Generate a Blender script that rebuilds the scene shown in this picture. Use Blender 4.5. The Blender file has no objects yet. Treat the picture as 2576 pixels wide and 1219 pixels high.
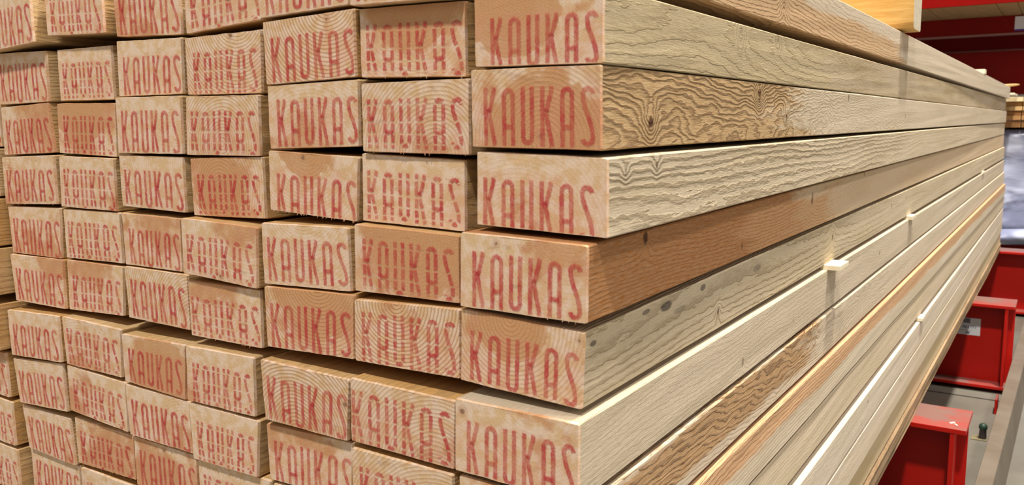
import bpy, bmesh, math, random
from mathutils import Matrix, Vector, noise

SC = bpy.context.scene
COL = SC.collection

# ------------------------------------------------------------------ camera
cam_data = bpy.data.cameras.new('camera')
cam_data.sensor_fit = 'HORIZONTAL'
cam_data.sensor_width = 36.0
cam_data.lens = 29.678
cam_data.clip_start = 0.01
cam_data.clip_end = 200
cam = bpy.data.objects.new('camera', cam_data)
COL.objects.link(cam)
R_ = ((0.8372226, 0.5467803, -0.0094685), (-0.0678668, 0.1210660, 0.9903217), (-0.5426347, 0.8284771, -0.1384675))
cam.matrix_world = Matrix(((R_[0][0], R_[1][0], -R_[2][0], 0.2498), (R_[0][1], R_[1][1], -R_[2][1], -0.4763),
                           (R_[0][2], R_[1][2], -R_[2][2], -0.0297), (0, 0, 0, 1)))
cam_data.dof.use_dof = True
cam_data.dof.focus_distance = 0.9
cam_data.dof.aperture_fstop = 16
SC.camera = cam

# ------------------------------------------------------------------ world, lamps, exposure
world = bpy.data.worlds.new('hall_light')
SC.world = world
world.use_nodes = True
wn = world.node_tree
wn.nodes.clear()
w_out = wn.nodes.new('ShaderNodeOutputWorld')
w_bg = wn.nodes.new('ShaderNodeBackground')
w_bg.inputs['Color'].default_value = (1.0, 0.93, 0.82, 1)
w_bg.inputs['Strength'].default_value = 0.27
wn.links.new(w_bg.outputs[0], w_out.inputs[0])


def area(name, loc, target, size, power, color, size_y=None):
    d = bpy.data.lights.new(name, 'AREA')
    d.energy = power
    d.color = color
    d.shape = 'RECTANGLE'
    d.size = size
    d.size_y = size_y or size
    o = bpy.data.objects.new(name, d)
    COL.objects.link(o)
    o.location = loc
    o.rotation_euler = (Vector(target) - Vector(loc)).to_track_quat('-Z', 'Y').to_euler()
    return o


area('high_bay_lamp', (1.20, 1.5, 9.5), (0, 1.5, -0.3), 0.45, 2150, (1.0, 0.94, 0.82))
area('high_bay_lamp', (1.15, -4.6, 9.0), (0, -0.5, -0.3), 0.6, 1300, (1.0, 0.94, 0.83))
area('high_bay_lamp', (4.4, 1.8, 9.0), (0, 1.8, -0.3), 0.9, 620, (1.0, 0.94, 0.83))
area('hall_lamp_behind_viewer', (0.6, -5.5, 3.6), (-0.3, 0, -0.1), 2.6, 60, (1.0, 0.94, 0.86))  # unseen fill added behind the camera to brighten the end faces
area('aisle_lamp_right', (5.5, 1.0, 2.2), (0, 1.2, -0.1), 3.0, 85, (1.0, 0.94, 0.84))  # large low fill added out of view to lift the timber sides

SC.view_settings.view_transform = 'Standard'
SC.view_settings.look = 'None'
SC.view_settings.gamma = 1.0
SC.view_settings.use_curve_mapping = False
SC.view_settings.exposure = -0.40


# ------------------------------------------------------------------ small helpers
def lin(r, g, b):
    f = lambda c: (c / 255) / 12.92 if c / 255 <= 0.04045 else ((c / 255 + 0.055) / 1.055) ** 2.4
    return (f(r), f(g), f(b), 1.0)


def tag(o, label, cat, group=None, kind=None):
    if label:
        o['label'] = label
    if cat:
        o['category'] = cat
    if group:
        o['group'] = group
    if kind:
        o['kind'] = kind
    return o


def link(name, me, mats, parent=None):
    for m in (mats if isinstance(mats, (list, tuple)) else [mats]):
        me.materials.append(m)
    o = bpy.data.objects.new(name, me)
    COL.objects.link(o)
    if parent:
        o.parent = parent
    return o


def mesh(name, verts, faces, mats, parent=None, smooth=False, fm=None):
    me = bpy.data.meshes.new(name)
    me.from_pydata(verts, [], faces)
    o = link(name, me, mats, parent)
    if fm:
        for p, i in zip(me.polygons, fm):
            p.material_index = i
    if smooth:
        for p in me.polygons:
            p.use_smooth = True
    me.update()
    return o


def box_bm(bm, x0, x1, y0, y1, z0, z1):
    r = bmesh.ops.create_cube(bm, size=1.0)
    for v in r['verts']:
        v.co = Vector((x0 + (v.co.x + .5) * (x1 - x0), y0 + (v.co.y + .5) * (y1 - y0), z0 + (v.co.z + .5) * (z1 - z0)))
    return r['verts']


def bm_obj(name, bm, mats, parent=None, bevel=0, smooth=False):
    if bevel:
        bmesh.ops.bevel(bm, geom=bm.edges[:], offset=bevel, segments=2, profile=0.6, affect='EDGES')
    me = bpy.data.meshes.new(name)
    bm.to_mesh(me)
    bm.free()
    o = link(name, me, mats, parent)
    if smooth:
        for p in me.polygons:
            p.use_smooth = True
    return o


def empty(name, loc):
    o = bpy.data.objects.new(name, None)
    COL.objects.link(o)
    o.location = loc
    o.empty_display_size = 0.05
    return o


# ------------------------------------------------------------------ node helper
class NT:
    def __init__(self, name):
        self.m = bpy.data.materials.new(name)
        self.m.use_nodes = True
        self.t = self.m.node_tree
        self.t.nodes.clear()
        self.out = self.t.nodes.new('ShaderNodeOutputMaterial')

    def _in(self, sock, v):
        if v is None:
            return
        if hasattr(v, 'is_output') or isinstance(v, bpy.types.NodeSocket):
            self.t.links.new(v, sock)
        else:
            if sock.type in ('VECTOR',) and not hasattr(v, '__len__'):
                v = (v, v, v)
            sock.default_value = v

    def math(self, op, a, b=None, c=None, clamp=False):
        n = self.t.nodes.new('ShaderNodeMath')
        n.operation = op
        n.use_clamp = clamp
        self._in(n.inputs[0], a)
        self._in(n.inputs[1], b)
        self._in(n.inputs[2], c)
        return n.outputs[0]

    def vmath(self, op, a, b=None):
        n = self.t.nodes.new('ShaderNodeVectorMath')
        n.operation = op
        self._in(n.inputs[0], a)
        self._in(n.inputs[1], b)
        return n.outputs['Value'] if op in ('LENGTH', 'DOT_PRODUCT') else n.outputs[0]

    def attr(self, name):
        n = self.t.nodes.new('ShaderNodeAttribute')
        n.attribute_name = name
        return n.outputs['Vector']

    def sep(self, v):
        n = self.t.nodes.new('ShaderNodeSeparateXYZ')
        self._in(n.inputs[0], v)
        return n.outputs[0], n.outputs[1], n.outputs[2]

    def comb(self, x, y, z):
        n = self.t.nodes.new('ShaderNodeCombineXYZ')
        for i, v in enumerate((x, y, z)):
            self._in(n.inputs[i], v)
        return n.outputs[0]

    def noise(self, vec, scale=1.0, detail=2.0, rough=0.5, dist=0.0):
        n = self.t.nodes.new('ShaderNodeTexNoise')
        self._in(n.inputs['Vector'], vec)
        n.inputs['Scale'].default_value = scale
        n.inputs['Detail'].default_value = detail
        n.inputs['Roughness'].default_value = rough
        n.inputs['Distortion'].default_value = dist
        return n.outputs[0]

    def smooth(self, v, a, b, lo=0.0, hi=1.0):
        n = self.t.nodes.new('ShaderNodeMapRange')
        n.interpolation_type = 'SMOOTHSTEP'
        self._in(n.inputs[0], v)
        for i, x in enumerate((a, b, lo, hi)):
            n.inputs[i + 1].default_value = x
        return n.outputs[0]

    def mix(self, f, a, b, mode='MIX'):
        n = self.t.nodes.new('ShaderNodeMix')
        n.data_type = 'RGBA'
        n.blend_type = mode
        self._in(n.inputs[0], f)
        self._in(n.inputs[6], a)
        self._in(n.inputs[7], b)
        return n.outputs[2]

    def bump(self, h, strength, dist):
        n = self.t.nodes.new('ShaderNodeBump')
        n.inputs['Strength'].default_value = strength
        n.inputs['Distance'].default_value = dist
        self._in(n.inputs['Height'], h)
        return n.outputs[0]

    def bsdf(self, color, rough=0.6, spec=0.3, normal=None, metal=0.0, alpha=None, **kw):
        n = self.t.nodes.new('ShaderNodeBsdfPrincipled')
        self._in(n.inputs['Base Color'], color)
        self._in(n.inputs['Roughness'], rough)
        n.inputs['Specular IOR Level'].default_value = spec
        n.inputs['Metallic'].default_value = metal
        if normal is not None:
            self._in(n.inputs['Normal'], normal)
        if alpha is not None:
            self._in(n.inputs['Alpha'], alpha)
        for k, v in kw.items():
            n.inputs[k.replace('_', ' ')].default_value = v
        self.t.links.new(n.outputs[0], self.out.inputs[0])
        return self.m


# ------------------------------------------------------------------ wood
# every beam carries point attributes: wp = position inside the beam in mm (across, up, along),
# ws = (pith across, pith up, seed), wt = (heartwood tone, ring contrast, spare)
def ring_field(n, aw=5.0, ywob=.004, rw=2.9, knots=(), fine=1.2, wander=30.0):
    X, Z, Y = n.sep(n.attr('wp'))
    px, pz, seed = n.sep(n.attr('ws'))
    S = n.math('MULTIPLY', seed, 37.7)
    a = n.noise(n.comb(S, 3.1, n.math('MULTIPLY_ADD', Y, .0016, S)), 1.0, 1.0)
    b = n.noise(n.comb(9.7, S, n.math('MULTIPLY_ADD', Y, .0016, S)), 1.0, 1.0)
    a0 = n.noise(n.comb(S, 3.1, S), 1.0, 1.0)
    b0 = n.noise(n.comb(9.7, S, S), 1.0, 1.0)
    dx = n.math('ADD', n.math('SUBTRACT', X, px), n.math('MULTIPLY', n.math('SUBTRACT', a, a0), wander * 2))
    dz = n.math('ADD', n.math('SUBTRACT', Z, pz), n.math('MULTIPLY', n.math('SUBTRACT', b, b0), wander * 2))
    r = n.math('SQRT', n.math('ADD', n.math('MULTIPLY', dx, dx), n.math('MULTIPLY', dz, dz)))
    r_clean = r
    P2 = n.comb(n.math('MULTIPLY_ADD', X, .03, S), n.math('MULTIPLY', Z, .03), n.math('MULTIPLY', Y, ywob))
    n2 = n.noise(P2, 1.0, 2.0)
    r = n.math('ADD', r, n.math('MULTIPLY', n.math('SUBTRACT', n2, .5), aw * 2))
    P3 = n.comb(n.math('MULTIPLY_ADD', X, .2, S), n.math('MULTIPLY', Z, .2), n.math('MULTIPLY', Y, .05))
    n3 = n.noise(P3, 1.0, 2.0)
    r = n.math('ADD', r, n.math('MULTIPLY', n.math('SUBTRACT', n3, .5), fine * 2))
    dark = None
    for (y, z, s, k) in knots:
        ey = n.math('DIVIDE', n.math('SUBTRACT', Y, y), s * 2.1)
        ez = n.math('DIVIDE', n.math('SUBTRACT', Z, z), s * 2.9)
        q = n.math('ADD', n.math('MULTIPLY', ey, ey), n.math('MULTIPLY', ez, ez))
        g = n.math('EXPONENT', n.math('MULTIPLY', q, -1.0))
        r = n.math('MULTIPLY_ADD', g, s * 1.6, r)
        qq = n.math('MULTIPLY_ADD', n.math('SUBTRACT', n3, .5), .42, q)
        core = n.math('MULTIPLY', n.smooth(qq, .02, .20, 1.0, 0.0), k)
        dark = core if dark is None else n.math('MAXIMUM', dark, core)
    fr = n.math('FRACT', n.math('DIVIDE', r, rw))
    late = n.math('MULTIPLY', n.smooth(fr, .30, .88), n.smooth(fr, .90, 1.0, 1.0, 0.0))
    return X, Z, Y, S, r_clean, late, dark, n3


def wood_end(name):
    n = NT(name)
    X, Z, Y, S, r, late, dark, n3 = ring_field(n, aw=2.0, fine=.35, rw=3.1)
    tone, ringc, spare = n.sep(n.attr('wt'))
    P = n.comb(n.math('ADD', X, S), Z, Y)
    big = n.noise(P, .035, 3.0, .6)
    med = n.noise(P, .11, 3.0, .55)
    pale = n.mix(n.smooth(med, .38, .62), lin(226, 190, 148), lin(238, 212, 190))
    brown = n.mix(n.smooth(n.noise(P, .07, 2.0), .35, .65), lin(208, 148, 98), lin(198, 130, 80))
    hm = n.smooth(n.math('ADD', n.math('MULTIPLY_ADD', r, -.006, .25), n.math('ADD', big, tone)), .78, .98)
    c = n.mix(n.math('MULTIPLY', hm, .8), pale, brown)
    hr = n.math('SUBTRACT', spare, n.math('MULTIPLY_ADD', n.math('SUBTRACT', med, .5), 16, r))
    c = n.mix(n.math('MULTIPLY', n.smooth(hr, -1.5, 2.0), .85), c, lin(206, 152, 104))
    c = n.mix(n.math('MULTIPLY', late, n.math('MULTIPLY', ringc, .85)), c, lin(186, 126, 78))
    kx, kz, ks = n.sep(n.attr('wk'))
    kd = n.math('SQRT', n.math('ADD', n.math('POWER', n.math('SUBTRACT', X, kx), 2.0), n.math('POWER', n.math('SUBTRACT', Z, kz), 2.0)))
    kd = n.math('ADD', n.math('SUBTRACT', kd, ks), n.math('MULTIPLY', n.math('SUBTRACT', n3, .5), 2.5))
    c = n.mix(n.smooth(kd, -.4, .7, .85, 0.0), c, lin(88, 56, 46))
    c = n.mix(n.smooth(kd, .0, 4.5, .40, 0.0), c, lin(176, 120, 84))
    sp = n.noise(P, 1.3, 3.0, .7)
    # the stamp pad leaves a faint pink bloom around the lettering
    bl = n.noise(n.comb(n.math('MULTIPLY_ADD', X, .09, S), n.math('MULTIPLY', Z, .03), S), 1.0, 3.0, .6)
    c = n.mix(n.math('MULTIPLY', n.smooth(Z, 43, 36), n.smooth(bl, .35, .75, .04, .33)), c, lin(222, 140, 122))
    c = n.mix(n.smooth(sp, .35, .75, 0.0, .22), c, lin(250, 232, 205))
    # dirt smears and small checks
    sm = n.noise(n.comb(n.math('ADD', n.math('MULTIPLY', X, .05), S), n.math('MULTIPLY', Z, .12), S), 1.0, 3.0, .65)
    c = n.mix(n.smooth(sm, .62, .74, 0.0, .35), c, lin(165, 128, 98))
    # saw marks run at a slant over the end grain
    d = n.math('ADD', n.math('MULTIPLY', X, .75), n.math('MULTIPLY', Z, 1.0))
    saw = n.math('SINE', n.math('ADD', n.math('MULTIPLY', d, 2.6), n.math('MULTIPLY', med, 9.0)))
    h = n.math('ADD', n.math('MULTIPLY', late, ringc), n.math('MULTIPLY', saw, n.smooth(big, .4, .6, .0, .06)))
    h = n.math('ADD', h, n.math('MULTIPLY', sp, 1.1))
    return n.bsdf(c, .72, .18, n.bump(h, .55, .0006))


def wood_side(name, base=(206, 186, 152), base2=(214, 196, 164), late_c=(150, 116, 78), ring=.45, relief=.6, knots=(),
              aw=6.0, ywob=.006, rw=3.4, fine=1.6, patches=(), stains=(), wander=30.0, fuzz=1.0):
    n = NT(name)
    X, Z, Y, S, r, late, dark, n3 = ring_field(n, aw, ywob, rw, knots, fine, wander)
    P = n.comb(n.math('MULTIPLY_ADD', X, .03, S), n.math('MULTIPLY', Z, .03), n.math('MULTIPLY', Y, .003))
    big = n.noise(P, 1.0, 3.0, .6)
    c = n.mix(n.smooth(big, .35, .65), lin(base[0], base[1] - 2, base[2] + 3), lin(base2[0], base2[1] - 3, base2[2] + 4))
    pmask = None
    for (y, hy, z, hz, col, amt) in patches:
        ey = n.math('DIVIDE', n.math('ABSOLUTE', n.math('SUBTRACT', Y, y)), hy)
        ez = n.math('DIVIDE', n.math('ABSOLUTE', n.math('SUBTRACT', Z, z)), hz)
        q = n.math('MULTIPLY_ADD', n.math('SUBTRACT', big, .5), 1.5, n.math('MAXIMUM', ey, ez))
        q = n.math('MULTIPLY_ADD', n.math('SUBTRACT', n3, .5), .35, q)
        m = n.math('MULTIPLY', n.smooth(q, .75, 1.05, 1.0, 0.0), amt)
        c = n.mix(m, c, lin(*col))
        pmask = m if pmask is None else n.math('MAXIMUM', pmask, m)
    fade = n.smooth(n.math('MULTIPLY_ADD', n.math('SUBTRACT', big, .5), 2000, Y), 350, 1500, 1.0, .10)
    late = n.math('MULTIPLY', late, fade)
    rs = late
    if pmask is not None:
        rs = n.math('MULTIPLY', late, n.math('MULTIPLY_ADD', pmask, .65, .35))
    c = n.mix(n.math('MULTIPLY', rs, ring), c, lin(*late_c))
    # fuzzy sawn fibres along the board, band-saw marks across it
    F = n.comb(n.math('MULTIPLY_ADD', X, 1.4, S), n.math('MULTIPLY', Z, 1.4), n.math('MULTIPLY', Y, .10))
    fib = n.noise(F, 1.0, 4.0, .65)
    wv = n.noise(n.comb(n.math('MULTIPLY', X, .05), n.math('MULTIPLY', Z, .05), n.math('MULTIPLY', Y, .55)), 1.0, 2.0, .6)
    c = n.mix(n.smooth(fib, .3, .7, .0, .22), c, lin(236, 222, 192))
    c = n.mix(n.smooth(fib, .55, .85, .0, .25), c, lin(140, 112, 80))
    c = n.mix(n.smooth(wv, .5, .8, .0, .15), c, lin(160, 138, 108))
    if dark is not None:
        c = n.mix(dark, c, lin(92, 62, 44))
    for (y, z, sy, sz, k) in stains:
        ey = n.math('DIVIDE', n.math('SUBTRACT', Y, y), sy)
        ez = n.math('DIVIDE', n.math('SUBTRACT', Z, z), sz)
        q = n.math('ADD', n.math('MULTIPLY', ey, ey), n.math('MULTIPLY', ez, ez))
        q = n.math('MULTIPLY_ADD', n.math('SUBTRACT', n3, .5), 1.6, q)
        c = n.mix(n.math('MULTIPLY', n.smooth(q, .5, 1.1, 1.0, 0.0), k), c, lin(92, 84, 76))
    h = n.math('MULTIPLY', late, relief)
    if pmask is not None:
        h = n.math('MULTIPLY', rs, relief)
    h = n.math('ADD', h, n.math('MULTIPLY', fib, fuzz))
    h = n.math('ADD', h, n.math('MULTIPLY', wv, .35))
    return n.bsdf(c, .78, .15, n.bump(h, .75, .0012))


END = wood_end('sawn_end_grain')
SIDES = [wood_side('sawn_pine_%s' % t, base=b, base2=b2) for t, b, b2 in (
    ('tan', (206, 162, 94), (216, 176, 112)), ('gold', (200, 150, 74), (210, 164, 90)), ('pale', (212, 174, 112), (220, 188, 132)))]

BROWN = (180, 136, 90)
ORANGE = (196, 142, 86)
# the exposed right-hand timbers: knots (along mm, up mm, size mm, darkness), patches, stains
RIGHT = {
    'T': wood_side('pine_side_pinkish', (208, 194, 168), (214, 200, 174), ring=.75, relief=.8, knots=[(418, 22, 7, .3)],
                   patches=[(500, 650, 10, 24, (198, 160, 120), .95)], late_c=(140, 100, 68)),
    'A': wood_side('pine_side_ridged', (168, 148, 112), (188, 172, 140), ring=.55, relief=1.1, aw=5, ywob=.004, rw=3.4,
                   knots=[(269, 44, 6, .35), (384, 50, 5, .3)], patches=[(250, 420, 20, 60, (186, 168, 132), .6)], late_c=(150, 128, 92)),
    'B': wood_side('pine_side_figured', (198, 184, 156), (208, 194, 166), ring=.8, relief=1.5, aw=10, ywob=.013, rw=2.7, fine=1.8,
                   knots=[(78, 17, 5.5, 1.0), (329, 41, 6, .9), (423, 20, 4, .7), (720, 46, 5, .7), (1204, 23, 4, .6)],
                   patches=[(120, 360, 26, 44, (186, 150, 104), .95)], late_c=(122, 84, 48)),
    'C': wood_side('pine_side_raised_grain', (198, 182, 150), (206, 192, 162), ring=.5, relief=1.7, aw=4, ywob=.003, rw=3.6, fine=1.8,
                   knots=[(81, 44, 3, .7), (30, 42, 3, .5)], late_c=(148, 124, 92), wander=12),
    'D': wood_side('pine_side_orange', (200, 174, 136), (206, 184, 148), ring=.45, relief=.5, fuzz=.45,
                   knots=[(81, 46, 5, 1.0), (304, 12, 4, .6), (564, 37, 7, .7), (874, 50, 5, .6)],
                   patches=[(150, 420, 22, 60, (170, 106, 48), .95), (500, 200, 16, 30, (198, 146, 98), .75)], late_c=(150, 94, 48)),
    'E': wood_side('pine_side_mould_spots', (196, 180, 146), (206, 192, 160), ring=.5, relief=1.2, aw=3.5, ywob=.003, rw=3.6,
                   knots=[(252, 17, 3.5, .9), (691, 33, 5, .7), (1142, 36, 5, .6), (1299, 38, 4, .6)],
                   stains=[(130, 44, 13, 4, .85), (8, 42, 5, 2, .8), (92, 47, 8, 2.2, .7), (209, 46, 7, 3, .75), (363, 40, 14, 4, .45), (160, 36, 14, 3, .35)],
                   late_c=(140, 116, 84), wander=12),
    'F': wood_side('pine_side_pale', (202, 188, 160), (210, 196, 170), ring=.16, relief=.25, fuzz=1.4,
                   knots=[(315, 14, 4, .5), (495, 18, 3, .4), (1028, 26, 4, .7), (706, 22, 3, .5)]),
    'G': wood_side('pine_side_brown_figure', (204, 190, 164), (212, 198, 172), ring=.95, relief=1.2, aw=9, ywob=.01, rw=3.4, fine=2.0,
                   knots=[(592, 40, 5, .5)], patches=[(180, 420, 32, 24, (172, 130, 86), .95)], late_c=(116, 80, 48)),
    'H': wood_side('pine_side_orange_band', (204, 192, 164), (212, 200, 174), ring=.6, relief=.8, aw=4, rw=2.8,
                   patches=[(1200, 4000, 44, 20, (204, 152, 108), .85)], late_c=(160, 114, 74), wander=8),
    'I': wood_side('pine_side_smooth', (204, 188, 156), (212, 196, 166), ring=.12, relief=.2),
    'J': wood_side('pine_side_light', (208, 196, 172), (216, 204, 182), ring=.1, relief=.2, knots=[(924, 36, 4, .7), (877, 14, 3, .6)]),
    'K': wood_side('pine_side_light_knotted', (204, 190, 162), (214, 200, 176), ring=.12, relief=.2, knots=[(1123, 8, 3, .5), (1253, 42, 4, .5)]),
    'L': wood_side('pine_side_yellowed', (204, 182, 138), (208, 188, 148), ring=.15, relief=.3),
    'M': wood_side('pine_side_barky', (142, 112, 76), (176, 148, 108), ring=.5, relief=2.0, aw=8, ywob=.02, rw=5, fine=3,
                   stains=[(1200, 10, 60, 12, .5), (1800, 20, 90, 10, .5), (2500, 12, 120, 12, .5), (1500, 25, 40, 8, .4)], late_c=(104, 78, 50), fuzz=3.0),
}


def ink_mat():
    n = NT('red_stamp_ink')
    g = n.t.nodes.new('ShaderNodeNewGeometry')
    a = n.noise(g.outputs['Position'], 700, 3.0, .7)
    b = n.noise(g.outputs['Position'], 90, 2.0, .5)
    al = n.smooth(n.math('MULTIPLY_ADD', b, .6, a), .55, .92, .80, .36)
    ex, ey, ez = n.sep(n.attr('edge'))
    soft = n.smooth(n.math('MULTIPLY_ADD', n.math('SUBTRACT', a, .5), .55, n.math('ABSOLUTE', ex)), .55, 1.0, 1.0, 0.0)
    al = n.math('MULTIPLY', al, soft)
    c = n.mix(n.smooth(b, .35, .65), lin(206, 72, 76), lin(214, 96, 84))
    return n.bsdf(c, .7, .15, alpha=al)


INK = ink_mat()

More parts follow.
